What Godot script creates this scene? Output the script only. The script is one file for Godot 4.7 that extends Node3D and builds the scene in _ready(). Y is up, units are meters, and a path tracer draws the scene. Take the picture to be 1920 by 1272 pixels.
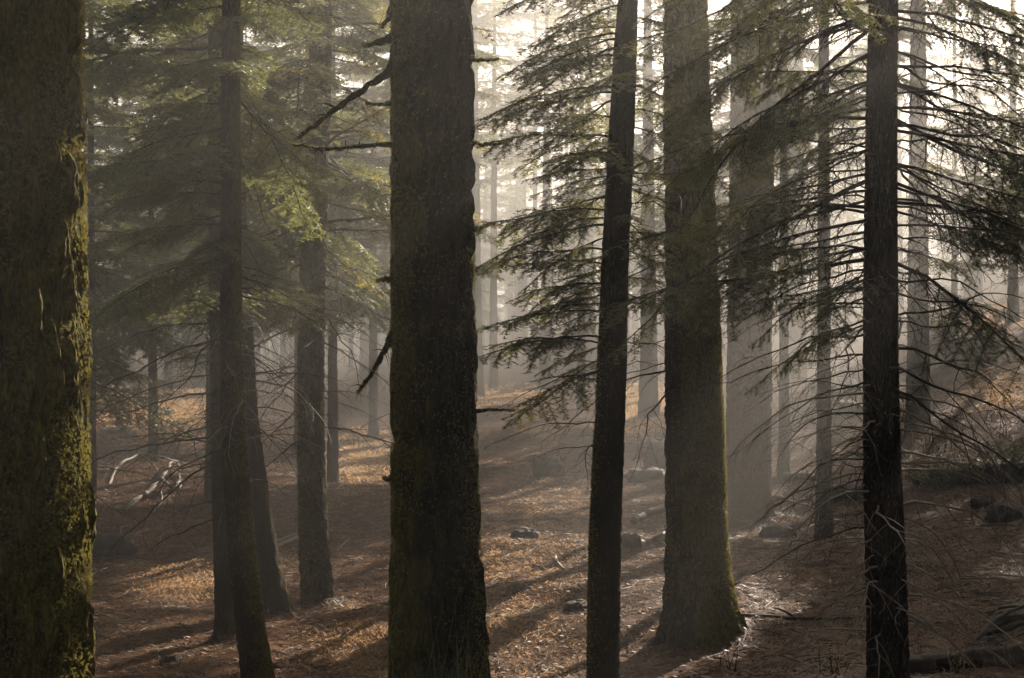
extends Node3D
# A shaded conifer forest with low sun coming through the mist from the upper right.

const F := 2637.0          # focal length in pixels of the 1920 wide photograph
const EYE := 2.4           # camera height, metres
var rng := RandomNumberGenerator.new()
var used := {}
var M := {}
var cam: Camera3D
var n_big := FastNoiseLite.new()
var n_cell := FastNoiseLite.new()
var n_fine := FastNoiseLite.new()
var n_mid := FastNoiseLite.new()
var n_gap := FastNoiseLite.new()

# ---------------------------------------------------------------- mesh helper
class MB:
	var v := PackedVector3Array()
	var n := PackedVector3Array()
	var c := PackedColorArray()
	var uv := PackedVector2Array()
	var i := PackedInt32Array()

	func tube(p: PackedVector3Array, rad: PackedFloat32Array, sides: int, col := Color.WHITE) -> void:
		var k := p.size()
		var first := v.size()
		var u := Vector3.ZERO
		for a in k:
			var t := (p[mini(a + 1, k - 1)] - p[maxi(a - 1, 0)]).normalized()
			if a == 0:
				u = t.cross(Vector3.UP if absf(t.y) < 0.9 else Vector3.RIGHT).normalized()
			else:
				u = (u - t * u.dot(t)).normalized()
			var w := t.cross(u)
			for s in sides:
				var an := TAU * s / sides
				var q := u * cos(an) + w * sin(an)
				v.append(p[a] + q * rad[a])
				n.append(q)
				c.append(col)
				uv.append(Vector2(float(s) / sides, a * 0.1))
		for a in k - 1:
			for s in sides:
				var s2 := (s + 1) % sides
				var A := first + a * sides + s
				var B := first + a * sides + s2
				var C := A + sides
				var D := B + sides
				i.append(A); i.append(C); i.append(B)
				i.append(B); i.append(C); i.append(D)

	func tri(a: Vector3, b: Vector3, d: Vector3, col := Color.WHITE) -> void:
		var f := v.size()
		var nn := (b - a).cross(d - a).normalized()
		v.append(a); v.append(b); v.append(d)
		for q in 3:
			n.append(nn); c.append(col); uv.append(Vector2.ZERO)
		i.append(f); i.append(f + 2); i.append(f + 1)

	# a closed or open grid of points: rows x (cols), wrapped round in u when closed
	func grid(pts: PackedVector3Array, rows: int, cols: int, closed: bool, cols_: PackedColorArray, uvs: PackedVector2Array) -> void:
		var first := v.size()
		for r in rows:
			for s in cols:
				var q := r * cols + s
				var l := r * cols + ((s - 1 + cols) % cols if closed else maxi(s - 1, 0))
				var h := r * cols + ((s + 1) % cols if closed else mini(s + 1, cols - 1))
				var d := maxi(r - 1, 0) * cols + s
				var e := mini(r + 1, rows - 1) * cols + s
				v.append(pts[q])
				var nn := (pts[h] - pts[l]).cross(pts[e] - pts[d]).normalized()
				n.append(nn if nn.length_squared() > .5 else Vector3.UP if pts[q].y >= 0.0 else Vector3.DOWN)
				c.append(cols_[q])
				uv.append(uvs[q])
		for r in rows - 1:
			for s in (cols if closed else cols - 1):
				var s2 := (s + 1) % cols
				var A := first + r * cols + s
				var B := first + r * cols + s2
				i.append(A); i.append(A + cols); i.append(B)
				i.append(B); i.append(A + cols); i.append(B + cols)

	func commit(mat: Material, into: ArrayMesh = null) -> ArrayMesh:
		var m := into if into else ArrayMesh.new()
		if v.is_empty():
			return m
		var a := []
		a.resize(Mesh.ARRAY_MAX)
		a[Mesh.ARRAY_VERTEX] = v
		a[Mesh.ARRAY_NORMAL] = n
		a[Mesh.ARRAY_COLOR] = c
		a[Mesh.ARRAY_TEX_UV] = uv
		a[Mesh.ARRAY_INDEX] = i
		m.add_surface_from_arrays(Mesh.PRIMITIVE_TRIANGLES, a)
		m.surface_set_material(m.get_surface_count() - 1, mat)
		return m

# ---------------------------------------------------------------- names
func numbered(called: String) -> String:
	var k: int = used.get(called, 0)
	used[called] = k + 1
	return called if k == 0 else "%s_%03d" % [called, k]

func thing(called: String, label: String, category: String, at: Vector3, group := "") -> Node3D:
	var o := Node3D.new()
	o.name = numbered(called)
	add_child(o, true)
	o.position = at
	tag(o, label, category, group)
	return o

func tag(o: Node, label: String, category: String, group := "", kind := "") -> void:
	if label: o.set_meta("label", label)
	if category: o.set_meta("category", category)
	if group: o.set_meta("group", group)
	if kind: o.set_meta("kind", kind)

func part(called: String, mesh: Mesh, parent: Node, kind := "") -> MeshInstance3D:
	var o := MeshInstance3D.new()
	var k := 0
	var nm := called
	while parent.has_node(nm):
		k += 1
		nm = "%s_%03d" % [called, k]
	o.name = nm
	o.mesh = mesh
	parent.add_child(o, true)
	if kind: o.set_meta("kind", kind)
	return o

func many(called: String, mesh: Mesh, places: Array[Transform3D], parent: Node, colors := PackedColorArray()) -> MultiMeshInstance3D:
	var o := MultiMeshInstance3D.new()
	var k := 0
	var nm := called
	while parent.has_node(nm):
		k += 1
		nm = "%s_%03d" % [called, k]
	o.name = nm
	var mm := MultiMesh.new()
	mm.transform_format = MultiMesh.TRANSFORM_3D
	mm.use_colors = colors.size() > 0
	mm.mesh = mesh
	mm.instance_count = places.size()
	for q in places.size():
		mm.set_instance_transform(q, places[q])
		if colors.size():
			mm.set_instance_color(q, colors[q])
	o.multimesh = mm
	parent.add_child(o, true)
	o.set_meta("kind", "stuff")
	return o

# a place in the world that the photograph shows at (px, py), d metres away along the view
func at(px: float, py: float, d: float) -> Vector3:
	return Vector3((px - 960.0) / F * d, EYE - (py - 636.0) / F * d, -d)

# ---------------------------------------------------------------- terrain
var tp := PackedVector2Array()
var tw := PackedFloat64Array()
var hg := PackedFloat32Array()
const GX0 := -170
const GZ0 := -210
const GW := 341
const GH := 271

func tps(r2: float) -> float:
	return 0.0 if r2 < 1e-9 else r2 * log(r2)

func solve_terrain() -> void:
	var raw := [
		[0, 0, .8], [-3, 3, .75], [3, 3, .8], [0, -10, 1.2], [-12, -5, .8], [12, -5, 1.4], [-2.6, 7.5, .15],
	]
	var pix := [
		[820, 1296, 9.4], [475, 1322, 12.5], [428, 1195, 15.5], [522, 1166, 17], [598, 1152, 18], [190, 1042, 22], [285, 862, 32],
		[200, 790, 42], [200, 742, 52], [400, 745, 52], [640, 900, 34], [680, 805, 45], [900, 742, 55], [1000, 692, 75], [1025, 893, 32],
		[1000, 1000, 22], [1000, 1100, 16], [1130, 1312, 11], [1315, 1200, 13.6], [1402, 1000, 23], [1220, 742, 50], [1500, 742, 48],
		[1665, 1292, 10], [1850, 1252, 11.5], [1880, 962, 19], [1722, 802, 28], [1830, 668, 34], [1770, 628, 38], [1900, 560, 50],
		[1600, 730, 36], [1500, 860, 30], [1480, 668, 60], [960, 650, 120], [300, 705, 100], [1900, 480, 110], [300, 1150, 17], [2200, 560, 40], [-200, 800, 40],
	]
	for q in pix:
		var p := at(q[0], q[1], q[2])
		raw.append([p.x, -p.z, p.y])
	for q in [[-40, 0, .5], [45, 0, 5], [-60, 60, 1], [70, 60, 10], [0, -40, 2], [-150, 100, 4], [150, 100, 22], [0, 190, 6], [-120, -50, 3], [140, -50, 10]]:
		raw.append(q)
	var N := raw.size()
	var A := []
	for r in N + 3:
		var row := PackedFloat64Array()
		row.resize(N + 4)
		A.append(row)
	for r in N:
		tp.append(Vector2(raw[r][0], raw[r][1]) / 20.0)
	for r in N:
		for c in N:
			A[r][c] = tps(tp[r].distance_squared_to(tp[c]))
		A[r][r] += 0.004
		A[r][N] = 1.0; A[r][N + 1] = tp[r].x; A[r][N + 2] = tp[r].y
		A[N][r] = 1.0; A[N + 1][r] = tp[r].x; A[N + 2][r] = tp[r].y
		A[r][N + 3] = raw[r][2]
	var K := N + 3
	for c in K:
		var best := c
		for r in range(c + 1, K):
			if absf(A[r][c]) > absf(A[best][c]): best = r
		var t = A[c]; A[c] = A[best]; A[best] = t
		for r in range(c + 1, K):
			var f: float = A[r][c] / A[c][c]
			if f != 0.0:
				for q in range(c, K + 1):
					A[r][q] -= f * A[c][q]
	tw.resize(K)
	for r in range(K - 1, -1, -1):
		var s: float = A[r][K]
		for q in range(r + 1, K):
			s -= A[r][q] * tw[q]
		tw[r] = s / A[r][r]
	hg.resize(GW * GH)
	for z in GH:
		for x in GW:
			hg[z * GW + x] = height_exact(GX0 + x, GZ0 + z)

func height_exact(x: float, z: float) -> float:
	var p := Vector2(x, -z) / 20.0
	var N := tp.size()
	var s: float = tw[N] + tw[N + 1] * p.x + tw[N + 2] * p.y
	for q in N:
		var r2 := p.distance_squared_to(tp[q])
		if r2 > 1e-9:
			s += tw[q] * r2 * log(r2)
	return s

func height(x: float, z: float) -> float:
	var fx := clampf(x - GX0, 0, GW - 1.01)
	var fz := clampf(z - GZ0, 0, GH - 1.01)
	var ix := int(fx)
	var iz := int(fz)
	fx -= ix; fz -= iz
	var o := iz * GW + ix
	return lerpf(lerpf(hg[o], hg[o + 1], fx), lerpf(hg[o + GW], hg[o + GW + 1], fx), fz) + bumps(x, z)

func bumps(x: float, z: float) -> float:
	var h := 0.09 * n_big.get_noise_2d(x * 6.0, z * 6.0) + 0.035 * n_mid.get_noise_2d(x * 16.0, z * 16.0)
	if z < -12.0 and z > -29.0 and absf(x) < 10.0:
		for f in FEET:
			var q: float = Vector2(x - f[0], z - f[1]).length() / f[2]
			if q < 3.2: h += f[2] * .55 * exp(-q * q * .55) * (1.0 + n_mid.get_noise_2d(x * 50.0, z * 50.0))
	return h

func on_ground(px: float, d: float, up := 0.0) -> Vector3:
	var x := (px - 960.0) / F * d
	return Vector3(x, height(x, -d) + up, -d)

# ---------------------------------------------------------------- materials
func noise_tex(type: int, freq: float, seed_: int, ramp: Array, size := 512, octaves := 4) -> NoiseTexture2D:
	var f := FastNoiseLite.new()
	f.noise_type = type
	f.frequency = freq
	f.seed = seed_
	f.fractal_octaves = octaves
	var t := NoiseTexture2D.new()
	t.width = size; t.height = size
	t.seamless = true
	t.noise = f
	if ramp.size():
		var g := Gradient.new()
		g.offsets = PackedFloat32Array(ramp.map(func(a): return a[0]))
		g.colors = PackedColorArray(ramp.map(func(a): return a[1]))
		t.color_ramp = g
	return t

func lin(r: float, g: float, b: float) -> Color:
	return Color(r, g, b).linear_to_srgb()

func mat(called: String, base: Color, rough := 0.9, spec := 0.25) -> StandardMaterial3D:
	var m := StandardMaterial3D.new()
	m.resource_name = called
	m.albedo_color = base
	m.roughness = rough
	m.metallic_specular = spec
	M[called] = m
	return m

func leaf(called: String, base: Color, through: Color) -> void:
	var m := mat(called, base, 0.55, 0.35)
	m.cull_mode = BaseMaterial3D.CULL_DISABLED
	m.backlight_enabled = true
	m.backlight = through

func make_materials() -> void:
	var grey := [[0.0, Color(.45, .45, .45)], [0.5, Color(.8, .8, .8)], [1.0, Color(1, 1, 1)]]
	var grain := noise_tex(FastNoiseLite.TYPE_SIMPLEX_SMOOTH, 0.03, 5, grey, 512, 5)
	var fine := noise_tex(FastNoiseLite.TYPE_SIMPLEX_SMOOTH, 0.035, 9, [], 512, 5)
	var b := mat("bark", Color.WHITE, 0.92, 0.2)
	b.vertex_color_use_as_albedo = true
	b.albedo_texture = grain
	b.heightmap_enabled = true
	b.heightmap_texture = fine
	b.heightmap_scale = 2.6
	b.uv1_scale = Vector3(3, 1.6, 1)
	b = mat("ground", Color.WHITE, 1.0, 0.08)
	b.vertex_color_use_as_albedo = true
	b.albedo_texture = noise_tex(FastNoiseLite.TYPE_SIMPLEX_SMOOTH, 0.06, 15, [[0.0, Color(.5, .47, .45)], [.5, Color(.8, .77, .75)], [1.0, Color(1, 1, 1)]], 1024, 5)
	b.heightmap_enabled = true
	b.heightmap_texture = noise_tex(FastNoiseLite.TYPE_SIMPLEX_SMOOTH, 0.05, 21, [], 1024, 5)
	b.heightmap_scale = 3.0
	b.uv1_scale = Vector3(.45, .45, 1)
	mat("twig", lin(.035, .025, .018), 0.85)
	mat("pale_twig", lin(.20, .17, .13), 0.7, 0.4)
	mat("grey_twig", lin(.10, .085, .065), 0.8)
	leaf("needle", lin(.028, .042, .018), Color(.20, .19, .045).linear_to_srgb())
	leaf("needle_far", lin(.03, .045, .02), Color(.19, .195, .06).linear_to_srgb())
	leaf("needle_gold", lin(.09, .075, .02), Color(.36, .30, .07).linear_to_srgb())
	leaf("needle_brown", lin(.10, .05, .022), Color(.30, .15, .05).linear_to_srgb())
	leaf("moss", lin(.130, .115, .028), Color(.20, .17, .035).linear_to_srgb())
	leaf("grass_low", lin(.03, .038, .02), Color(.12, .13, .05).linear_to_srgb())
	leaf("dry_leaf", lin(.16, .095, .052), Color(.44, .275, .135).linear_to_srgb())
	leaf("grass", lin(.12, .12, .055), Color(.30, .28, .12).linear_to_srgb())
	var l := mat("litter", Color.WHITE, 0.6, 0.3)
	l.vertex_color_use_as_albedo = true
	l.cull_mode = BaseMaterial3D.CULL_DISABLED
	var s := mat("stone", Color.WHITE, 0.85, 0.3)
	s.vertex_color_use_as_albedo = true
	s.albedo_texture = grain
	s.heightmap_enabled = true
	s.heightmap_texture = fine
	s.heightmap_scale = 1.0
	s.uv1_triplanar = true
	s.uv1_scale = Vector3(1.6, 1.6, 1.6)
	var w := mat("dead_wood", Color.WHITE, 0.75, 0.35)
	w.vertex_color_use_as_albedo = true
	w.albedo_texture = grain
	w.uv1_scale = Vector3(1, 2, 1)

# ---------------------------------------------------------------- trunks
# spine: points with a radius each; looks: bark style
func spine_at(sp: Array, t: float) -> Vector3:
	var k := clampi(int(t), 0, sp.size() - 2)
	var f := t - k
	var a: Vector3 = sp[maxi(k - 1, 0)]
	var b: Vector3 = sp[k]
	var c: Vector3 = sp[k + 1]
	var d: Vector3 = sp[mini(k + 2, sp.size() - 1)]
	return b.cubic_interpolate(c, a, d, f)

func rad_at(rs: Array, t: float) -> float:
	var k := clampi(int(t), 0, rs.size() - 2)
	return lerpf(rs[k], rs[k + 1], t - k)

# t along the spine for a height y
func t_of(sp: Array, y: float) -> float:
	for k in sp.size() - 1:
		if y <= sp[k + 1].y or k == sp.size() - 2:
			return clampf(k + (y - sp[k].y) / maxf(sp[k + 1].y - sp[k].y, .001), 0.0, sp.size() - 1.001)
	return 0.0

func bark_depth(x: float, y: float, z: float, r: float, look: Dictionary) -> float:
	# (x, z) on the unit circle; returns displacement in metres
	var f: float = look.get("f", 1.0)
	var st: float = look.get("stretch", 0.3)
	var px := x * r * f
	var pz := z * r * f
	var py := y * f * st
	var wob := 0.25 * n_mid.get_noise_3d(px * 40.0, py * 60.0, pz * 40.0)
	var plates := clampf(n_cell.get_noise_3d(px * 100.0 + wob * 8.0, py * 100.0, pz * 100.0 + wob * 8.0) + 1.0, 0.0, 1.0)  # 0 in cracks
	plates = smoothstep(0.05, 0.55, plates)
	var lumps := n_fine.get_noise_3d(px * 160.0, py * 220.0, pz * 160.0)
	return look.get("depth", .02) * (plates - .6) + look.get("lump", .006) * lumps

func trunk(sp: Array, rs: Array, base: Vector3, y_lo: float, y_hi: float, step: float, sides: int, look: Dictionary) -> ArrayMesh:
	# rings: step apart between y_lo and y_hi, wider outside
	var ys := PackedFloat32Array()
	var y: float = sp[0].y
	var top: float = sp[sp.size() - 1].y
	while y < top:
		ys.append(y)
		y += step if y >= y_lo and y <= y_hi else maxf(step * 6.0, .25)
	ys.append(top)
	var pts := PackedVector3Array()
	var cs := PackedColorArray()
	var uvs := PackedVector2Array()
	var bark: Color = look.get("bark", Color(.050, .040, .026))
	var moss: Color = look.get("moss", Color(.06, .055, .012))
	var lichen: Color = look.get("lichen", Color(.16, .15, .08))
	var m_amount: float = look.get("moss_amount", 0.0)
	var m_dir: float = look.get("moss_dir", 0.0)
	var fleck: float = look.get("fleck", .0)
	var flare: float = look.get("flare", 0.0)
	for yy in ys:
		var t := t_of(sp, yy)
		var p := spine_at(sp, t)
		var r := rad_at(rs, t)
		var hb: float = yy - sp[0].y
		for s in sides:
			var an := TAU * s / sides
			var cx := cos(an)
			var cz := sin(an)
			var dp := bark_depth(cx, yy, cz, r, look)
			var rr := r + dp * minf(1.0, r * 6.0)
			rr *= 1.0 + .05 * n_big.get_noise_3d(cx * 12.0, yy * 5.0 + base.x * 30.0, cz * 12.0)
			if flare > 0.0:
				rr += r * flare * exp(-hb * 4.5) * maxf(0.0, .35 + n_big.get_noise_3d(cx * 60.0, base.x * 90.0, cz * 60.0) * 1.6)
			pts.append(Vector3(p.x + cx * rr, yy, p.z + cz * rr) - base)
			var q := n_mid.get_noise_3d(cx * r * 90.0, yy * 60.0, cz * r * 90.0)
			var big := n_big.get_noise_3d(cx * 10.0, yy * 18.0 + base.x * 50.0, cz * 10.0)
			var raised := clampf(dp / look.get("depth", .02) + .6, 0.0, 1.0)
			var mm := smoothstep(.25, .65, m_amount + .42 * q + .25 * big + .5 * (cx * cos(m_dir) + cz * sin(m_dir) - .35) + .25 * (raised - .5))
			var col := bark.lerp(bark * 1.9, clampf(q * .7 + .35 * raised, 0.0, 1.0))
			col = col.lerp(moss, mm)
			if fleck > 0.0:
				var fl := n_fine.get_noise_3d(cx * r * 330.0 + 70.0, yy * 260.0, cz * r * 330.0)
				col = col.lerp(lichen, smoothstep(.62 - fleck, .75 - fleck, fl + .15 * big))
			cs.append(Color(col.r, col.g, col.b))
			uvs.append(Vector2(float(s) / sides * maxf(1.0, roundf(TAU * r)), yy * .5))
	var mb := MB.new()
	mb.grid(pts, ys.size(), sides, true, cs, uvs)
	return mb.commit(M.bark)

# small tufts of moss on a trunk, thickest on the side m_dir
func mossy(sp: Array, rs: Array, base: Vector3, y_lo: float, y_hi: float, count: int, m_dir: float, spread: float, size: float, parent: Node) -> void:
	var pl: Array[Transform3D] = []
	for k in count:
		var y := rng.randf_range(y_lo, y_hi)
		var t := t_of(sp, y)
		var an := m_dir + rng.randfn(0.0, spread)
		var r := rad_at(rs, t)
		if n_mid.get_noise_3d(cos(an) * r * 30.0, y * 24.0, sin(an) * r * 30.0) + rng.randf() * .5 < .12:
			continue
		var q := Vector3(cos(an), 0, sin(an))
		var p := spine_at(sp, t) + q * r * rng.randf_range(.97, 1.02)
		p.y = y
		var bs := Basis(Quaternion(Vector3.UP, (q + Vector3(rng.randf() - .5, rng.randf() - .7, rng.randf() - .5) * .5).normalized())).rotated(q, rng.randf() * TAU)
		pl.append(Transform3D(bs.scaled(Vector3.ONE * size * rng.randf_range(.5, 1.5)), p - base))
	if pl.size():
		many("moss", tuft_mesh, pl, parent)

var use_clear := true
var tuft_mesh: ArrayMesh

func make_tuft() -> void:
	var mb := MB.new()
	for k in 16:
		var a := rng.randf() * TAU
		var e := rng.randf_range(.15, 1.3)
		var d := Vector3(cos(a) * cos(e), sin(e), sin(a) * cos(e))
		var s := d.cross(Vector3(rng.randf() - .5, rng.randf() - .5, rng.randf() - .5)).normalized() * rng.randf_range(.1, .2)
		var o := Vector3(rng.randf() - .5, 0, rng.randf() - .5) * .9
		mb.tri(o - s, o + s, o + d * rng.randf_range(.4, .8))
	tuft_mesh = mb.commit(M.moss)

# ---------------------------------------------------------------- boughs
# a limb along +x with side twigs, twiglets and needles; returns [bark mesh, needle mesh]
func make_bough(seed_: int, o: Dictionary) -> Array:
	var r := RandomNumberGenerator.new()
	r.seed = seed_
	var L: float = o.get("L", 1.2)
	var bark := MB.new()
	var leafy := MB.new()
	var n := 12
	var lp := PackedVector3Array()
	var lr := PackedFloat32Array()
	var p := Vector3.ZERO
	var yaw := 0.0
	var r0: float = o.get("r0", .010)
	var p0: float = o.get("p0", 5.0)
	var p1: float = o.get("p1", -20.0)
	for k in n + 1:
		var t := float(k) / n
		lp.append(p)
		lr.append(lerpf(r0, r0 * .18, pow(t, .8)))
		yaw += r.randfn(0.0, o.get("wiggle", .10))
		var pit := deg_to_rad(lerpf(p0, p1, t) + r.randfn(0.0, o.get("wiggle", .10) * 40.0))
		p += Vector3(cos(yaw) * cos(pit), sin(pit), sin(yaw) * cos(pit)) * L / n
	bark.tube(lp, lr, 5)
	var gap: float = o.get("gap", .07)
	var f0: float = o.get("f0", .1)
	var fd: float = o.get("fd", 1.0)
	var s: float = o.get("s0", .08) * L
	var side := 1.0
	var nl: float = o.get("nl", .024)
	var nw: float = o.get("nw", .005)
	var ns: float = o.get("ns", .011)
	var sl: float = o.get("sl", .42)
	while s < L * .99:
		var t := s / L
		var k := clampi(int(t * n), 0, n - 1)
		var q := lp[k].lerp(lp[k + 1], t * n - k)
		var tan_ := (lp[k + 1] - lp[k]).normalized()
		var up := Vector3.UP
		var lat := tan_.cross(up).normalized() * side
		var ang := deg_to_rad(r.randf_range(42, 66))
		var prof := pow(1.0 - t, .65) * minf(1.0, .35 + t * 2.2)
		var len_: float = L * sl * prof * r.randf_range(.65, 1.15) + .03
		var dirv := (tan_ * cos(ang) + lat * sin(ang) + up * r.randfn(o.get("sup", 0.0), o.get("sups", .12))).normalized()
		var live := t > f0 and r.randf() < fd
		twig(r, bark, leafy, q, dirv, len_, lr[k] * .5, live, o, nl, nw, ns, 0)
		side = -side
		s += gap * r.randf_range(.6, 1.4)
	# the leading shoot
	if fd > 0.0:
		needles(r, leafy, lp.slice(int(n * maxf(f0, .5))), nl, nw, ns, Vector3.UP)
	var nm: Material = M[o.get("leaf", "needle")]
	return [bark.commit(M[o.get("wood", "twig")]), leafy.commit(nm)]

func twig(r: RandomNumberGenerator, bark: MB, leafy: MB, q: Vector3, dirv: Vector3, len_: float, rad: float, live: bool, o: Dictionary, nl: float, nw: float, ns: float, depth: int) -> void:
	var m := 4 if depth == 0 else 2
	var pts := PackedVector3Array([q])
	var rs := PackedFloat32Array([rad])
	var d := dirv
	var sd: float = o.get("sdroop", -.12)
	var cw: float = o.get("curl", .10)
	for k in m:
		d = (d + Vector3(r.randfn(0, cw), sd * (1.0 if depth == 0 else .5) + r.randfn(0, cw), r.randfn(0, cw))).normalized()
		q += d * len_ / m
		pts.append(q)
		rs.append(maxf(rad * (1.0 - .75 * (k + 1.0) / m), .0012))
	bark.tube(pts, rs, 3)
	if live:
		needles(r, leafy, pts, nl, nw, ns, Vector3.UP)
	var ts: float = o.get("ts", .04)
	if depth == 0 and ts > 0.0:
		var s := ts
		var side := 1.0 if r.randf() < .5 else -1.0
		while s < len_ * .97:
			var t := s / len_
			var k := clampi(int(t * m), 0, m - 1)
			var b := pts[k].lerp(pts[k + 1], t * m - k)
			var tan_ := (pts[k + 1] - pts[k]).normalized()
			var lat := tan_.cross(Vector3.UP).normalized() * side
			var a := deg_to_rad(r.randf_range(40, 60))
			var l2: float = o.get("tl", .30) * len_ * pow(1.0 - t, .6) * r.randf_range(.6, 1.2) + .015
			twig(r, bark, leafy, b, (tan_ * cos(a) + lat * sin(a) + Vector3.UP * r.randfn(o.get("sup", 0.0), .1)).normalized(), l2, maxf(rad * .4, .0012), live, o, nl, nw, ns, 1)
			side = -side
			s += ts * r.randf_range(.7, 1.4)

func needles(r: RandomNumberGenerator, leafy: MB, pts: PackedVector3Array, nl: float, nw: float, ns: float, up: Vector3) -> void:
	for k in pts.size() - 1:
		var a := pts[k]
		var b := pts[k + 1]
		var seg := a.distance_to(b)
		if seg < .001: continue
		var tan_ := (b - a) / seg
		var lat := tan_.cross(up).normalized()
		var up2 := lat.cross(tan_)
		var cnt := maxi(1, int(seg / ns))
		for j in cnt:
			var p := a.lerp(b, (j + r.randf()) / cnt)
			for sd: float in [-1.0, 1.0]:
				var dd := (tan_ * r.randf_range(.35, .9) + lat * sd + up2 * r.randfn(.12, .28)).normalized()
				var wv := (tan_ * .9 + up2 * r.randfn(0, .4)).normalized() * nw * .5
				leafy.tri(p - wv, p + wv, p + dd * nl * r.randf_range(.7, 1.2))

var B := {}       # name -> array of [bark mesh, needle mesh]
var BB := {}      # name -> array of one mesh with both

func make_boughs() -> void:
	var sets := {
		"fir": [4, {"L": 1.15, "p0": -2, "p1": -26, "gap": .042, "sl": .44, "ts": .03, "f0": .10, "nl": .03, "nw": .008, "ns": .010}],
		"droop": [5, {"L": 1.9, "r0": .014, "p0": -8, "p1": -34, "gap": .06, "sl": .32, "ts": .036, "f0": .30, "fd": .9, "nl": .032, "nw": .008, "ns": .011, "sdroop": -.16, "sup": -.1}],
		"dead": [6, {"L": 1.5, "r0": .010, "p0": -5, "p1": -38, "gap": .11, "sl": .42, "ts": .11, "tl": .45, "fd": 0.0, "f0": 2.0, "sdroop": -.2, "curl": .30, "wiggle": .22, "sup": -.15}],
		"pale": [4, {"L": 1.1, "r0": .009, "p0": -5, "p1": -70, "gap": .15, "sl": .5, "ts": .16, "tl": .5, "fd": 0.0, "f0": 2.0, "sdroop": -.28, "curl": .26, "wiggle": .2, "sup": -.2, "wood": "pale_twig"}],
		"wood": [4, {"L": 2.6, "r0": .022, "p0": -2, "p1": -24, "gap": .07, "sl": .40, "ts": .065, "tl": .38, "nl": .065, "nw": .022, "ns": .022, "f0": .15, "fd": .95, "leaf": "needle_far"}],
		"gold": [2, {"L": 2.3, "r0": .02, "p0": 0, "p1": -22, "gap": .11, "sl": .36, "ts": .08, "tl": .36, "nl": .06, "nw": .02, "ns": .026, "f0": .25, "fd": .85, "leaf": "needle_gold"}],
		"bare": [3, {"L": 2.0, "r0": .014, "p0": -4, "p1": -36, "gap": .13, "sl": .42, "ts": .13, "tl": .4, "fd": 0.0, "f0": 2.0, "sdroop": -.16, "curl": .24, "wiggle": .16, "sup": -.1}],
		"far": [3, {"L": 3.4, "r0": .03, "p0": 2, "p1": -20, "gap": .13, "sl": .38, "ts": .13, "tl": .36, "nl": .13, "nw": .05, "ns": .05, "f0": .12, "fd": .95, "leaf": "needle_far"}],
	}
	var sd := 100
	for k in sets:
		B[k] = []
		BB[k] = []
		for q in sets[k][0]:
			sd += 1
			var b := make_bough(sd, sets[k][1])
			B[k].append(b)
			var m := ArrayMesh.new()
			for src in b:
				if src.get_surface_count():
					m.add_surface_from_arrays(Mesh.PRIMITIVE_TRIANGLES, src.surface_get_arrays(0))
					m.surface_set_material(m.get_surface_count() - 1, src.surface_get_material(0))
			BB[k].append(m)

# one bough of a near tree: a part of its own, its needles a sub-part
func add_bough(root: Node3D, p: Vector3, az: float, tilt: float, scale_: float, kind: String, which := -1) -> void:
	var b: Array = B[kind][which if which >= 0 else rng.randi() % B[kind].size()]
	var o := part("dead_branch" if kind in ["dead", "pale", "bare"] else "branch", b[0], root)
	var bs := Basis(Vector3.UP, -az) * Basis(Vector3.BACK, tilt) * Basis(Vector3.RIGHT, rng.randfn(0.0, .15))
	o.transform = Transform3D(bs.scaled(Vector3(scale_, scale_, scale_ * (1.0 if rng.randf() < .5 else -1.0))), p - root.position)
	if b[1].get_surface_count():
		part("foliage", b[1], o, "stuff")

# a whole crown of boughs as one part
func crown(root: Node3D, called: String, kind: String, sp: Array, rs: Array, y0: float, y1: float, count: int, l0: float, l1: float, t0: float, t1: float, unit: float, keep := 1.0) -> void:
	var per := {}
	var az := rng.randf() * TAU
	for k in count:
		if rng.randf() > keep: 
			az += 2.4
			continue
		var f := (k + rng.randf()) / count
		var y := lerpf(y0, y1, f)
		az += 2.4 + rng.randfn(0.0, .3)
		var t := t_of(sp, y)
		var c := spine_at(sp, t)
		var ln := lerpf(l0, l1, pow(f, 1.15)) * rng.randf_range(.7, 1.15) / unit
		var bs := Basis(Vector3.UP, -az) * Basis(Vector3.BACK, lerpf(t0, t1, f) + rng.randfn(0, .1)) * Basis(Vector3.RIGHT, rng.randfn(0, .2))
		if use_clear and cleared(Vector3(c.x, y, c.z), bs.x * ln * unit): continue
		var w: int = rng.randi() % BB[kind].size()
		if not per.has(w): 
			var e: Array[Transform3D] = []
			per[w] = e
		per[w].append(Transform3D(bs.scaled(Vector3(ln, ln, ln)), Vector3(c.x, y, c.z) - root.position))
	for w in per:
		many(called, BB[kind][w], per[w], root)

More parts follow.
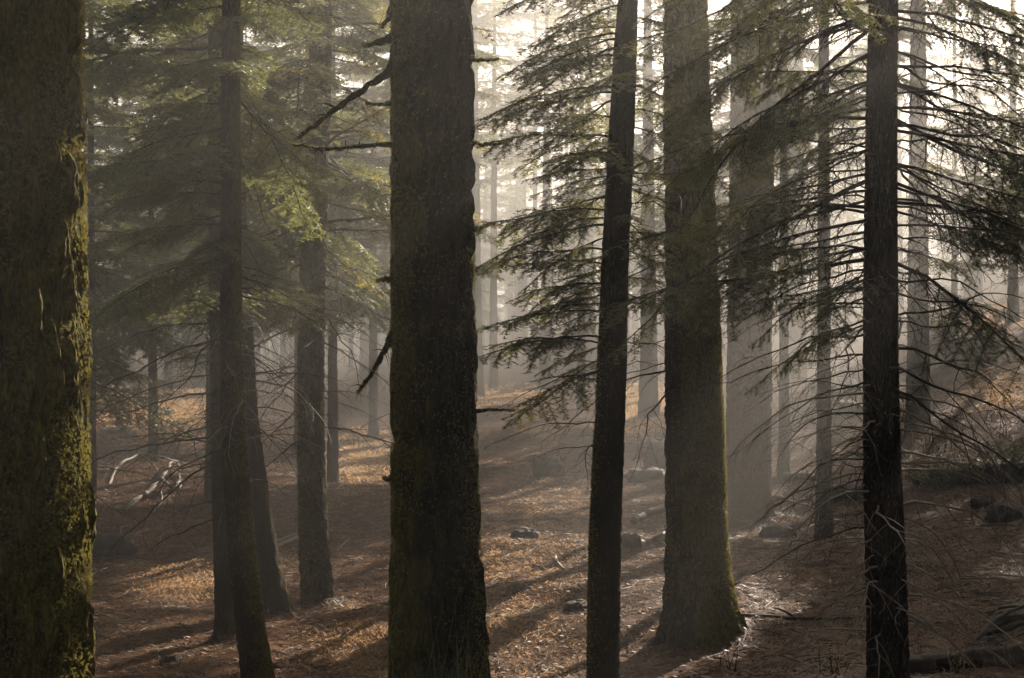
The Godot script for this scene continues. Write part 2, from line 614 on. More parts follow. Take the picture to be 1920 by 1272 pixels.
# ---------------------------------------------------------------- a near tree
func near_tree(called: String, label: String, pix: Array, d: float, H: float, look: Dictionary, sides: int, step: float, group := "") -> Dictionary:
	rng.seed = hash(label)
	# pix: rows of [px, py, radius in px], base first
	var sp := []
	var rs := []
	var x0: float = at(pix[0][0], pix[0][1], d).x
	var base := Vector3(x0, height(x0, -d), -d)
	var b0 := at(pix[0][0], pix[0][1], d)
	b0.y = minf(b0.y, base.y) - .25
	sp.append(b0)
	rs.append(pix[0][2] / F * d)
	for q in pix:
		var p := at(q[0], q[1], d)
		if p.y > sp[sp.size() - 1].y + .15:
			sp.append(p)
			rs.append(q[2] / F * d)
	var last: Vector3 = sp[sp.size() - 1]
	var prev: Vector3 = sp[sp.size() - 2]
	var lean := (last - prev) / (last.y - prev.y)
	lean = Vector3(clampf(lean.x, -.05, .05), 1, 0)
	var rl: float = rs[rs.size() - 1]
	var hh := H - last.y
	if hh > 1.0:
		for f in [.25, .5, .75, 1.0]:
			sp.append(last + lean * hh * f)
			rs.append(rl * (1.0 - .93 * f))
	var root := thing(called, label, "tree", base, group)
	var lo := base.y - .3
	var hi := EYE + 640.0 / F * d + .2
	part("trunk", trunk(sp, rs, base, lo, hi, step, sides, look), root)
	return {"root": root, "sp": sp, "rs": rs, "d": d}

func py_y(py: float, d: float) -> float:
	return EYE - (py - 636.0) / F * d

# boughs on a near tree between two heights of the photograph
func boughs_on(t: Dictionary, kind: String, py0: float, py1: float, count: int, az_mid: float, az_spread: float, tilt: float, size: float) -> void:
	for k in count:
		var y := lerpf(py_y(py0, t.d), py_y(py1, t.d), (k + rng.randf()) / count)
		var tt := t_of(t.sp, y)
		var c := spine_at(t.sp, tt)
		c.y = y
		var az := az_mid + rng.randf_range(-1, 1) * az_spread
		c += Vector3(cos(az), 0, sin(az)) * rad_at(t.rs, tt) * .8
		var tl := tilt + rng.randfn(0.0, .17)
		var sz := size * rng.randf_range(.5, 1.3)
		if kind == "wood" and t.d > 20.0 and cleared(c, Vector3(cos(az) * cos(tl), sin(tl), sin(az) * cos(tl)) * sz * 2.6): continue
		add_bough(t.root, c, az, tl, sz, kind)

# ---------------------------------------------------------------- a tree further back
func far_tree(called: String, label: String, px: float, d: float, r: float, H: float, y0: float, reach: float, kind: String, lean := 0.0, count := 60, bare := 0, group := "") -> Node3D:
	var kept := rng.state
	rng.seed = int(px * 13.0 + d * 977.0)
	var base := on_ground(px, d)
	var sp := []
	var rs := []
	for f in [0.0, .04, .15, .4, .7, 1.0]:
		sp.append(base + Vector3(lean * H * f * (1.0 - .4 * f), H * f - .2, 0))
		rs.append(r * (1.25 if f == 0.0 else 1.05 if f == .04 else 1.0 - .93 * f))
	var root := thing(called, label, "tree", base, group)
	part("trunk", trunk(sp, rs, base, base.y - .3, base.y + 9.0, .12 if d < 45 else .3, 20 if d < 45 else 12, {"depth": .03, "bark": Color(.05, .036, .026)}), root)
	var unit: float = {"wood": 2.6, "gold": 2.3, "far": 3.4}[kind]
	crown(root, "crown", kind, sp, rs, base.y + y0, base.y + H * .98, count, reach, reach * .18, -.12, .35, unit)
	if bare:
		crown(root, "bare_branch", "bare", sp, rs, base.y + y0 * .25, base.y + y0 * 1.3, bare, reach * .7, reach * .8, -.1, .0, 2.0)
	rng.state = kept
	return root

# ---------------------------------------------------------------- ground objects
func stone(called: String, label: String, px: float, d: float, size: Vector3, col: Color, turn := 0.0, sink := .36) -> void:
	col = Color(col.r * 1.4, col.g * 1.4, col.b * 1.35)
	var base := on_ground(px, d)
	var root := MeshInstance3D.new()
	var rows := 14
	var cols := 22
	var pts := PackedVector3Array()
	var cs := PackedColorArray()
	var uvs := PackedVector2Array()
	var off := rng.randf() * 400.0
	for a in rows:
		var th := PI * a / (rows - 1)
		for s in cols:
			var ph := TAU * s / cols
			var q := Vector3(sin(th) * cos(ph), -cos(th), sin(th) * sin(ph))
			var e := 1.0 + .35 * n_big.get_noise_3d(q.x * 40.0 + off, q.y * 40.0, q.z * 40.0) + .10 * n_mid.get_noise_3d(q.x * 60.0 + off, q.y * 60.0, q.z * 60.0)
			# flattened faces make it look broken rather than round
			q = Vector3(signf(q.x) * pow(absf(q.x), .8), signf(q.y) * pow(absf(q.y), .75), signf(q.z) * pow(absf(q.z), .8))
			pts.append(q * e * size * .5 + Vector3(0, size.y * (.5 - sink), 0))
			var k := .8 + .4 * n_mid.get_noise_3d(q.x * 90.0, q.y * 90.0 + off, q.z * 90.0)
			cs.append(Color(col.r * k, col.g * k, col.b * k))
			uvs.append(Vector2.ZERO)
	var mb := MB.new()
	mb.grid(pts, rows, cols, true, cs, uvs)
	root.mesh = mb.commit(M.stone)
	root.name = numbered(called)
	root.position = base
	root.rotation.y = turn
	add_child(root, true)
	tag(root, label, "rock")

# a log with ridged bark and ragged ends
func rough_log(mb: MB, p: PackedVector3Array, rr: PackedFloat32Array, col: Color) -> void:
	var sides := 26
	var per := 6
	var pts := PackedVector3Array()
	var cs := PackedColorArray()
	var uvs := PackedVector2Array()
	var rows := (p.size() - 1) * per + 1
	var off := rng.randf() * 300.0
	for a in rows:
		var t := minf(float(a) / per, p.size() - 1.001)
		var k := int(t)
		var c := p[k].lerp(p[k + 1], t - k)
		var d := (p[k + 1] - p[k]).normalized()
		var u := d.cross(Vector3.UP).normalized()
		var w := u.cross(d)
		var r := lerpf(maxf(rr[k], rr[1] * .8), maxf(rr[k + 1], rr[rr.size() - 2] * .9), t - k)
		var end := minf(a, rows - 1 - a)
		for q in sides:
			var an := TAU * q / sides
			var o := u * cos(an) + w * sin(an)
			var ridge := n_mid.get_noise_3d(cos(an) * 14.0 + off, a * .5, sin(an) * 14.0) + .5 * n_fine.get_noise_3d(cos(an) * 6.0 + off, a * .35, sin(an) * 6.0)
			var e := r * (1.0 + .28 * ridge)
			var slip := 0.0
			if end == 0: e *= .05
			elif end < 3: slip = r * .9 * n_mid.get_noise_2d(cos(an) * 30.0 + off, sin(an) * 30.0)
			pts.append(c + o * e + d * slip)
			var kk := .75 + .6 * ridge
			var cc := Color(col.r * kk, col.g * kk, col.b * kk)
			if n_mid.get_noise_3d(cos(an) * 8.0, a * .4 + off, sin(an) * 8.0) > .28: cc = Color(.13, .09, .06)
			cs.append(cc)
			uvs.append(Vector2(q * .1, a * .1))
	mb.grid(pts, rows, sides, true, cs, uvs)

# a fallen stick through photo points [px, py, lift], on the ground
func stick(called: String, label: String, category: String, way: Array, r0: float, r1: float, col: Color, forks: Array = []) -> void:
	var base := foot(way[0][0], way[0][1])
	var root := thing(called, label, category, base)
	var made := []
	for w in [way] + forks:
		var raw := []
		for q in w:
			raw.append(foot(q[0], q[1], q[2]) - base)
		var p := PackedVector3Array()
		var rr := PackedFloat32Array()
		var cnt := (raw.size() - 1) * 5
		for k in cnt + 1:
			var t := minf(float(k) / 5.0, raw.size() - 1.001)
			var wob := Vector3(rng.randfn(0, 1), rng.randfn(0, 1), rng.randfn(0, 1)) * r0 * .25
			p.append(spine_at(raw, t) + wob)
			rr.append(lerpf(r0, r1, float(k) / cnt) * (.65 if made.size() else 1.0) * rng.randf_range(.88, 1.1) * (.35 if k == cnt or (k == 0 and made.is_empty()) else 1.0))
		var mb := MB.new()
		if r0 > .05:
			rough_log(mb, p, rr, col)
		else:
			mb.tube(p, rr, 8, col)
		made.append(part("stem" if made.is_empty() else "side_branch", mb.commit(M.dead_wood), root))

func _ready() -> void:
	rng.seed = 7
	# ------------------------------------------------ camera, sky, sun, air
	cam = Camera3D.new()
	cam.name = "camera"
	cam.position = Vector3(0, EYE, 0)
	cam.fov = rad_to_deg(2.0 * atan(636.0 / F))
	cam.near = 0.1
	cam.far = 600.0
	add_child(cam, true)
	cam.current = true
	var env := Environment.new()
	env.tonemap_mode = Environment.TONE_MAPPER_LINEAR
	env.tonemap_exposure = 4.7
	env.background_mode = Environment.BG_SKY
	var sky := ProceduralSkyMaterial.new()
	sky.sky_top_color = Color(.82, .87, .95)
	sky.sky_horizon_color = Color(1.0, .97, .93)
	sky.sky_curve = .12
	sky.sky_energy_multiplier = .4
	sky.ground_bottom_color = Color(.2, .17, .14)
	sky.ground_horizon_color = Color(.6, .58, .55)
	sky.sun_angle_max = 30.0
	env.sky = Sky.new()
	env.sky.sky_material = sky
	env.volumetric_fog_enabled = true
	env.volumetric_fog_density = .0068
	env.volumetric_fog_albedo = Color(1.0, .98, .95)
	env.volumetric_fog_anisotropy = .66
	env.volumetric_fog_length = 200.0
	env.sdfgi_enabled = true
	env.ssao_enabled = true
	env.ssil_enabled = true
	var we := WorldEnvironment.new()
	we.name = "world"
	we.environment = env
	add_child(we, true)
	var sun := DirectionalLight3D.new()
	sun.name = "sun"
	sun.light_energy = 1.6
	sun.light_color = Color(1.0, .95, .885)
	sun.light_angular_distance = .4
	sun.shadow_enabled = true
	add_child(sun, true)
	sun.look_at_from_position(Vector3(.456, .425, -.781) * 100.0, Vector3.ZERO)

	# ------------------------------------------------ tools
	for a in [[n_big, FastNoiseLite.TYPE_SIMPLEX_SMOOTH, .05, 2], [n_mid, FastNoiseLite.TYPE_SIMPLEX_SMOOTH, .05, 3], [n_fine, FastNoiseLite.TYPE_SIMPLEX_SMOOTH, .25, 2], [n_cell, FastNoiseLite.TYPE_CELLULAR, .16, 1], [n_gap, FastNoiseLite.TYPE_SIMPLEX_SMOOTH, .2, 2]]:
		a[0].noise_type = a[1]
		a[0].frequency = a[2]
		a[0].fractal_octaves = a[3]
		a[0].seed = 11
	n_cell.cellular_return_type = FastNoiseLite.RETURN_DISTANCE2_SUB
	n_cell.fractal_type = FastNoiseLite.FRACTAL_NONE
	make_materials()
	make_tuft()
	make_boughs()
	solve_terrain()
	build_ground()
	build_near_trees()
	build_back_trees()
	build_ground_things()
	build_litter()

# where the trunks stand: x, z, radius; needles lie heaped against them
const FEET := [[-2.3, -12.5, .16], [-3.12, -15.5, .16], [-2.81, -17.0, .22], [-2.46, -18.0, .24], [1.85, -13.6, .26], [3.9, -23.0, .45], [8.1, -28.0, .3]]

func build_ground() -> void:
	var xs := PackedFloat32Array()
	var x := 0.0
	while x < 165.0:
		xs.append(x)
		x += maxf(.14, (x - 8.0) * .07)
	var cols := PackedFloat32Array()
	for k in range(xs.size() - 1, 0, -1): cols.append(-xs[k])
	cols.append_array(xs)
	var rows := PackedFloat32Array()
	var d := -55.0
	while d < 205.0:
		rows.append(-d)
		d += 3.0 if d < 4.0 else maxf(.11, (d - 8.0) * .016) if d < 60.0 else 3.0
	var pts := PackedVector3Array()
	var cs := PackedColorArray()
	var uvs := PackedVector2Array()
	for z in rows:
		for xx in cols:
			var h := height_exact(xx, z) + bumps(xx, z)
			var near := absf(xx) < 12.0 and z > -45.0
			if near:
				h += .012 * n_fine.get_noise_2d(xx * 18.0, z * 18.0)
			pts.append(Vector3(xx, h, z))
			var a := n_mid.get_noise_2d(xx * 10.0, z * 10.0)
			var b := n_fine.get_noise_2d(xx * 7.0, z * 7.0)
			var col := Color(.058, .034, .021).lerp(Color(.115, .060, .031), clampf(.5 + a, 0, 1)).lerp(Color(.034, .025, .019), clampf(b * 1.2, 0, .8))
			cs.append(col)
			uvs.append(Vector2(xx, z))
	var mb := MB.new()
	# rows run away from the camera: z falls, so the grid faces up with columns left to right
	mb.grid(pts, rows.size(), cols.size(), false, cs, uvs)
	var o := MeshInstance3D.new()
	o.name = "ground"
	o.mesh = mb.commit(M.ground)
	add_child(o, true)
	o.set_meta("kind", "structure")
	o.set_meta("label", "brown forest floor of needles and duff rising to the right")

func build_near_trees() -> void:
	# ---- the big trunk at the left edge
	var t := near_tree("mossy_tree", "huge furrowed mossy trunk cut off by the left edge of the photo", [[36, 1560, 150], [31, 1272, 136], [24, 640, 134], [16, 0, 134], [10, -600, 128]], 7.5, 19.0,
		{"depth": .060, "f": .62, "stretch": .22, "lump": .016, "moss_amount": .68, "moss_dir": 0.0, "fleck": .16, "bark": Color(.048, .034, .020), "moss": Color(.150, .125, .030), "lichen": Color(.15, .13, .05)}, 300, .010)
	mossy(t.sp, t.rs, t.root.position, .2, 6.2, 26000, .7, .95, .011, t.root)
	crown(t.root, "crown", "wood", t.sp, t.rs, 9.0, 18.8, 50, 3.4, .8, -.1, .3, 2.6)
	# ---- the straight trunk in the middle
	t = near_tree("mossy_tree", "thick straight dark trunk in the middle with snapped mossy stubs on its left", [[824, 1310, 96], [822, 1272, 89], [817, 1000, 83], [814, 800, 80], [812, 500, 78], [810, 0, 75], [808, -700, 66]], 9.4, 19.5,
		{"depth": .042, "f": .8, "stretch": .2, "lump": .010, "moss_amount": .44, "moss_dir": PI * .95, "fleck": .22, "bark": Color(.032, .026, .015), "moss": Color(.140, .125, .030), "lichen": Color(.18, .16, .07)}, 240, .011)
	mossy(t.sp, t.rs, t.root.position, -.1, 5.4, 16000, PI * .92, .6, .011, t.root)
	mossy(t.sp, t.rs, t.root.position, -.1, 3.0, 6000, .1, .6, .010, t.root)
	crown(t.root, "crown", "wood", t.sp, t.rs, 10.0, 19.2, 45, 3.2, .8, -.1, .3, 2.6)
	for w in [
		[[[740, 128], [700, 155], [640, 195], [590, 235], [552, 262]], 9.0], [[[740, 272], [690, 273], [640, 279], [590, 277], [548, 271]], 6.0],
		[[[740, 72], [712, 78], [682, 88]], 10.0], [[[740, 22], [728, 35], [714, 52]], 8.0], [[[740, 193], [715, 196], [686, 194]], 5.0],
		[[[738, 628], [716, 665], [694, 705], [671, 735]], 8.0], [[[738, 524], [722, 525], [709, 527]], 6.0], [[[738, 896], [728, 900], [719, 897]], 5.0],
		[[[884, 112], [905, 114], [932, 113]], 4.0], [[[886, 268], [905, 271], [942, 270]], 4.0], [[[888, 771], [925, 769], [962, 771]], 3.5], [[[888, 430], [896, 429]], 4.0]]:
		var p := PackedVector3Array()
		var rr := PackedFloat32Array()
		var k := 0
		var raw := []
		for q in w[0]:
			raw.append(at(q[0], q[1], 9.4 - .12 * k) - t.root.position)
			k += 1
		var nn: int = (raw.size() - 1) * 6
		for j in nn + 1:
			var f := float(j) / nn
			p.append(spine_at(raw, minf(f * (raw.size() - 1), raw.size() - 1.001)) + Vector3(rng.randfn(0, .004), rng.randfn(0, .004), rng.randfn(0, .004)))
			rr.append(w[1] / 350.0 * lerpf(1.0, .38, f) * rng.randf_range(.8, 1.25) * (1.0 + 1.1 * exp(-f * nn * .8)) * (.3 if j == nn else 1.0))
		var mb := MB.new()
		mb.tube(p, rr, 8, Color(.05, .045, .014))
		if nn > 14:
			for j in 9:
				var a := rng.randi_range(4, nn - 1)
				var sdir := Vector3(rng.randf_range(-1, .3), rng.randf_range(-.9, .6), rng.randf_range(-.6, .6)).normalized()
				var sl := rng.randf_range(.03, .16)
				mb.tube(PackedVector3Array([p[a], p[a] + sdir * sl * .5, p[a] + sdir * sl + Vector3(0, -.02, 0)]), PackedFloat32Array([.005, .003, .001]), 4, Color(.04, .035, .015))
		var st := part("stub", mb.commit(M.bark), t.root)
		var pl: Array[Transform3D] = []
		for j in 14 * nn:
			var a := rng.randi() % (nn + 1)
			var bs := Basis(Vector3(rng.randf() - .5, rng.randf() - .5, rng.randf() - .5).normalized(), rng.randf() * TAU)
			pl.append(Transform3D(bs.scaled(Vector3.ONE * .013 * rng.randf_range(.6, 1.4)), p[a].lerp(p[mini(a + 1, nn)], rng.randf()) + bs.y * rr[a] * .7))
		many("moss", tuft_mesh, pl, st)
	# ---- the slender pair left of centre and the leaning one behind it
	t = near_tree("slender_tree", "slender mossy trunk in front of the left pair, bending right at its foot", [[489, 1325, 35], [484, 1285, 32], [470, 1180, 28], [455, 1050, 26], [440, 850, 24], [434, 640, 21], [432, 300, 19], [433, 0, 17]], 12.5, 18.5,
		{"depth": .010, "f": 1.8, "moss_amount": .46, "moss_dir": .2, "fleck": .14, "moss": Color(.150, .130, .036), "flare": .5}, 72, .02)
	mossy(t.sp, t.rs, t.root.position, -.8, 2.4, 4000, .1, .8, .010, t.root)
	boughs_on(t, "bare", 860, 500, 16, .3, 2.2, -.1, .7)
	boughs_on(t, "pale", 830, 600, 12, .4, 1.5, .1, .9)
	boughs_on(t, "wood", 500, -60, 24, PI, 1.9, -.05, .6)
	crown(t.root, "crown", "wood", t.sp, t.rs, 6.0, 18.3, 50, 2.2, .6, -.1, .3, 2.6)
	t = near_tree("slender_tree", "slender dark trunk just left of the bent mossy one, its foot ending higher", [[428, 1196, 25], [426, 1170, 23], [420, 1000, 21], [415, 800, 20], [412, 600, 19], [410, 300, 20], [408, 0, 19]], 15.5, 19.0,
		{"depth": .010, "f": 1.6, "moss_amount": .22, "moss_dir": .2, "fleck": .12, "moss": Color(.13, .112, .034), "flare": .7}, 56, .03)
	boughs_on(t, "bare", 980, 480, 26, PI, 1.9, -.1, .85)
	boughs_on(t, "wood", 580, -60, 30, PI, 2.2, -.08, .85)
	crown(t.root, "crown", "wood", t.sp, t.rs, 6.5, 18.7, 55, 2.6, .6, -.1, .3, 2.6)
	t = near_tree("slender_tree", "dark trunk behind the left pair that leans left with a wide foot", [[524, 1168, 36], [518, 1140, 29], [500, 1050, 23], [482, 900, 19], [468, 780, 16], [462, 640, 13], [452, 400, 10], [447, 0, 8]], 17.0, 15.0,
		{"depth": .014, "f": 1.5, "moss_amount": .25, "moss_dir": .3, "moss": Color(.09, .075, .025), "flare": .4}, 56, .03)
	boughs_on(t, "bare", 800, 400, 14, .2, 1.8, -.15, .7)
	crown(t.root, "crown", "wood", t.sp, t.rs, 5.0, 14.8, 36, 1.9, .5, -.1, .3, 2.6)
	# ---- the one with a rough foot between the pair and the middle trunk
	t = near_tree("rough_barked_tree", "medium trunk with a broad pale foot left of the thick middle trunk", [[600, 1158, 36], [598, 1135, 32], [590, 1050, 29], [583, 850, 26], [583, 640, 25], [590, 400, 23], [598, 200, 21], [602, 0, 20]], 18.0, 19.0,
		{"depth": .018, "f": 1.2, "moss_amount": .38, "moss_dir": PI * .8, "fleck": .14, "moss": Color(.150, .130, .036), "flare": .9}, 72, .03)
	mossy(t.sp, t.rs, t.root.position, -1.0, 1.6, 3000, PI * .7, 1.0, .012, t.root)
	boughs_on(t, "bare", 860, 420, 22, .2, PI, -.15, .9)
	boughs_on(t, "wood", 540, -60, 28, .3, PI, -.05, .8)
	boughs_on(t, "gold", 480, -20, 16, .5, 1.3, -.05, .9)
	crown(t.root, "crown", "wood", t.sp, t.rs, 7.0, 18.7, 55, 2.8, .6, -.1, .3, 2.6)
	# ---- the slim fir right of the middle trunk
	t = near_tree("fir_tree", "slim dark fir right of the thick middle trunk with layered boughs on its left", [[1129, 1330, 35], [1131, 1272, 31], [1135, 1000, 30], [1145, 750, 28], [1153, 500, 26], [1163, 300, 25], [1172, 100, 22], [1178, 0, 19], [1184, -300, 14]], 11.0, 13.0,
		{"depth": .008, "f": 2.0, "moss_amount": .12, "moss_dir": PI, "fleck": .1, "bark": Color(.030, .024, .015)}, 88, .016)
	mossy(t.sp, t.rs, t.root.position, -.4, 2.4, 3000, PI * .95, .5, .010, t.root)
	boughs_on(t, "fir", 700, -60, 46, PI, 1.15, -.02, .88)
	boughs_on(t, "fir", 560, -60, 20, -.3, 1.1, -.05, .65)
	boughs_on(t, "dead", 860, 640, 7, PI, 1.4, -.1, .5)
	boughs_on(t, "dead", 700, 330, 8, .1, 1.0, .1, .5)
	use_clear = false
	crown(t.root, "crown", "wood", t.sp, t.rs, 5.3, 12.8, 17, 1.2, .3, -.1, .3, 2.6)
	use_clear = true
	# ---- the flared trunk
	t = near_tree("flared_tree", "stout mossy trunk with a wide flared foot right of the slim fir", [[1328, 1224, 104], [1322, 1190, 84], [1314, 1140, 71], [1308, 1070, 62], [1306, 1000, 58], [1304, 850, 56], [1300, 640, 52], [1294, 400, 47], [1288, 150, 43], [1284, 0, 40]], 13.6, 19.5,
		{"depth": .022, "f": 1.2, "stretch": .22, "moss_amount": .72, "moss_dir": .4, "fleck": .18, "moss": Color(.170, .150, .042), "lichen": Color(.20, .18, .09), "flare": 1.3}, 160, .018)
	mossy(t.sp, t.rs, t.root.position, -.2, 2.6, 11000, .5, 1.1, .012, t.root)
	boughs_on(t, "dead", 760, 300, 12, PI * .9, 1.2, -.1, .9)
	crown(t.root, "crown", "wood", t.sp, t.rs, 6.2, 19.2, 60, 3.2, .8, -.12, .3, 2.6)
	# ---- the smooth trunk behind it
	t = near_tree("hazy_tree", "smooth grey brown trunk in mist directly behind the stout flared one", [[1408, 1000, 54], [1405, 960, 46], [1403, 900, 43], [1405, 700, 42], [1408, 400, 42], [1410, 100, 40], [1410, 0, 39]], 23.0, 20.0,
		{"depth": .02, "f": 1.0, "moss_amount": -.1, "bark": Color(.10, .068, .046), "flare": .3}, 80, .04)
	boughs_on(t, "bare", 640, 200, 10, .2, PI, -.1, 1.0)
	crown(t.root, "crown", "wood", t.sp, t.rs, 8.5, 19.7, 50, 3.2, .8, -.12, .3, 2.6)
	# ---- the dark fir at the right
	t = near_tree("fir_tree", "dark straight fir at the right with long drooping boughs and bare twigs below", [[1668, 1330, 43], [1666, 1280, 39], [1662, 1100, 37], [1655, 900, 35], [1652, 700, 33], [1652, 500, 32], [1654, 200, 29], [1658, 0, 27], [1662, -400, 20]], 10.0, 15.0,
		{"depth": .007, "f": 2.4, "moss_amount": .0, "moss_dir": 0.0, "fleck": .06, "bark": Color(.030, .022, .015)}, 96, .016)
	boughs_on(t, "droop", 620, -140, 44, PI, .95, .02, .95)
	boughs_on(t, "droop", 500, -140, 24, 0, 1.1, -.02, .9)
	boughs_on(t, "dead", 1000, 150, 40, PI, 1.4, .08, .85)
	boughs_on(t, "dead", 760, 60, 26, .0, 1.3, -.05, 1.0)
	boughs_on(t, "pale", 1200, 720, 28, PI, 1.2, .1, 1.0)
	boughs_on(t, "pale", 1180, 690, 26, .2, 1.3, .05, 1.05)
	use_clear = false
	crown(t.root, "crown", "wood", t.sp, t.rs, 5.6, 14.8, 18, 1.8, .4, -.1, .3, 2.6)
	use_clear = true
	# ---- further right, behind it
	t = near_tree("hazy_tree", "thin grey trunk standing in shade behind the dark right hand fir", [[1722, 812, 29], [1722, 790, 24], [1722, 640, 20], [1722, 300, 17], [1722, 0, 14]], 28.0, 19.0,
		{"depth": .016, "f": 1.2, "bark": Color(.05, .036, .026)}, 40, .06)
	boughs_on(t, "wood", 600, -60, 48, .2, PI, -.12, 1.0)
	boughs_on(t, "bare", 700, 400, 10, .2, PI, -.12, 1.1)
	crown(t.root, "crown", "wood", t.sp, t.rs, 9.5, 18.7, 36, 2.4, .5, -.1, .3, 2.6)

func build_back_trees() -> void:
	far_tree("young_tree", "thin dark trunk seen just right of the huge mossy trunk at the left edge", 170, 22, .10, 13, 3.4, 2.2, "wood", .0, 90, 12)
	far_tree("young_tree", "thin leaning trunk on the left slope below the sunlit bank", 288, 32, .12, 14, 3.6, 2.4, "wood", -.012, 96, 12)
	far_tree("young_tree", "slim misty trunk just right of the medium trunk with the pale foot", 624, 32, .13, 17, 3.8, 2.4, "wood", .0, 100, 16)
	far_tree("old_tree", "wide reddish trunk beyond the sunlit bank at the left", 366, 58, .62, 20, 7, 4.5, "far", 0, 60, 0)
	far_tree("young_tree", "small upright trunk on the sunlit bank left of the wide reddish trunk", 316, 54, .18, 15, 2.6, 2.6, "far", 0, 50, 0)
	far_tree("young_tree", "bushy conifer half hidden by the huge mossy trunk, low boughs over the left slope", 118, 27, .12, 15, 2.6, 2.6, "wood", 0, 84, 10)
	far_tree("young_tree", "leafy conifer behind the slender pair on the left", 440, 36, .14, 18, 4.2, 3.0, "wood", 0, 84, 10)
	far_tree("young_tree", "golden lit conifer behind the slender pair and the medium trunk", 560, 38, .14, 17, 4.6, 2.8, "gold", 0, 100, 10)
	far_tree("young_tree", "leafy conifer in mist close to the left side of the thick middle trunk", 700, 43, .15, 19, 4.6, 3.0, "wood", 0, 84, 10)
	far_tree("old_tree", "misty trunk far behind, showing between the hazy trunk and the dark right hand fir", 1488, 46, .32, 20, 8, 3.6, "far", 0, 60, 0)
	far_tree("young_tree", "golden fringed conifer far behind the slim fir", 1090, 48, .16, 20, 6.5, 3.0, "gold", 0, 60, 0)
	far_tree("young_tree", "shaded conifer near the right edge with drooping boughs above the stumps", 1945, 25, .12, 15, 4.2, 2.6, "wood", 0, 84, 10)
	far_tree("young_tree", "dark leafy conifer beyond the stumps at the right edge", 1900, 37, .14, 17, 4.8, 3.0, "wood", 0, 100, 0)
	for q in [["bushy conifer close behind the huge mossy trunk, its boughs reaching right", 70, 19, 2.9, 3.2], ["dense conifer filling the upper left between the huge trunk and the slender pair", 424, 31, 3.6, 3.6],
		["dense conifer whose boughs hang behind the tops of the slender pair", 395, 27, 3.8, 2.8], ["dense conifer hidden behind the medium trunk, its boughs showing on both sides", 578, 26, 3.7, 2.8],
		["dense conifer hidden behind the thick middle trunk, its boughs showing left of it", 765, 26, 3.9, 2.6], ["dark conifer whose boughs show right behind the dark right hand fir's left boughs", 1545, 19, 3.6, 2.3],
		["dark conifer filling the space between the stout flared trunk and the dark fir", 1470, 27, 4.6, 2.6], ["dim conifer far behind the dark right hand fir, right of it", 1790, 44, 5.5, 3.0], ["dim conifer whose trunk hides right behind the dark right hand fir's trunk", 1668, 31, 5.2, 2.8]]:
		far_tree("dense_conifer", q[0], q[1], q[2], .11, 19.0, q[3], q[4], "wood", 0, 74, 8)
	for q in [["tall misty conifer straight behind the gap right of the thick middle trunk", 925, 60, 24.0], ["tall misty conifer in the middle of the bright gap, boughs high up", 1002, 74, 27.0], ["tall misty conifer at the right of the bright gap beside the slim fir", 1072, 64, 25.0]]:
		far_tree("tall_conifer", q[0], q[1], q[2], .2, q[3], 10.0, 4.2, "far", .004, 130, 0)
	# the hazy forest behind
	rng.seed = 99
	var near := [[150, "the huge trunk"], [420, "the slender pair"], [590, "the medium trunk"], [810, "the middle trunk"], [1150, "the slim fir"], [1300, "the flared trunk"], [1405, "the hazy trunk"], [1655, "the right hand fir"], [1925, "the right edge"]]
	var spots := []
	for k in 110:
		var d := 42.0 + 60.0 * pow(rng.randf(), .9)
		var px := rng.randf_range(130, 1920)
		if d < 56 and px > 890 and px < 1100: continue
		if px > 1690 and rng.randf() < .4: continue
		if px < 740 and d < 64: continue
		var ok := true
		for q in spots:
			if absf(q[0] - px) * d / F < 1.6 and absf(q[1] - d) < 6.0: ok = false
		if ok: spots.append([px, d])
	spots.sort_custom(func(a, b): return a[0] < b[0])
	var order := ["leftmost", "second", "third", "fourth", "fifth", "sixth", "seventh", "eighth", "ninth", "tenth", "eleventh", "twelfth", "thirteenth", "fourteenth", "fifteenth", "sixteenth", "seventeenth", "eighteenth", "nineteenth", "twentieth"]
	var k0 := 0
	var in_gap := {}
	for s in spots:
		var g := 0
		while g < near.size() - 2 and s[0] > near[g + 1][0]: g += 1
		var idx: int = in_gap.get(g, 0)
		in_gap[g] = idx + 1
		var lb := "%s from left of the far conifers between %s and %s" % [order[idx], near[g][1], near[g + 1][1]]
		if idx == 0:
			lb = "leftmost of the far conifers between %s and %s" % [near[g][1], near[g + 1][1]]
		far_tree("distant_conifer", lb, s[0], s[1], rng.randf_range(.14, .36), rng.randf_range(17, 24), rng.randf_range(2.4, 7.0), rng.randf_range(2.6, 4.0), "far", rng.randfn(0, .015), 100, 0, "pale conifers far back in the mist")
		k0 += 1
	# the forest that stands around, out of the frame, and the far-off wood behind
	rng.seed = 4242
	var around := []
	for k in 3000:
		var x := rng.randf_range(-40, 75)
		var z := rng.randf_range(-95, 30)
		var d := -z
		if d > 0.5 and absf(x) < d * .375 + 2.2: continue
		if d <= .5 and (Vector2(x, z).length() < 14.0 or rng.randf() < .8): continue
		var ok := true
		for q in around:
			if q.distance_to(Vector2(x, z)) < (3.1 if x > 3.0 and x * .864 + z * .504 > -4.2 else 4.0): ok = false
		if ok: around.append(Vector2(x, z))
	wood_mass("surrounding_forest", "rest of the conifer forest standing round the clearing", around, 74, 15.0, 23.0)
	var far := []
	for k in 2600:
		var d := rng.randf_range(85, 190)
		var px := rng.randf_range(-150, 2100)
		if rng.randf() < (.45 if px > 880 and px < 1130 else .4 if px > 1650 and px < 2000 else .45): continue
		var q := Vector2((px - 960) / F * d, -d)
		var ok := true
		for w in far:
			if w.distance_to(q) < 4.2: ok = false
		if ok: far.append(q)
	wood_mass("distant_forest", "far-off conifer wood closing the view", far, 50, 14.0, 22.0)

func lane(u: float) -> float:
	return n_big.get_noise_1d(u * 9.0 + 40.0)

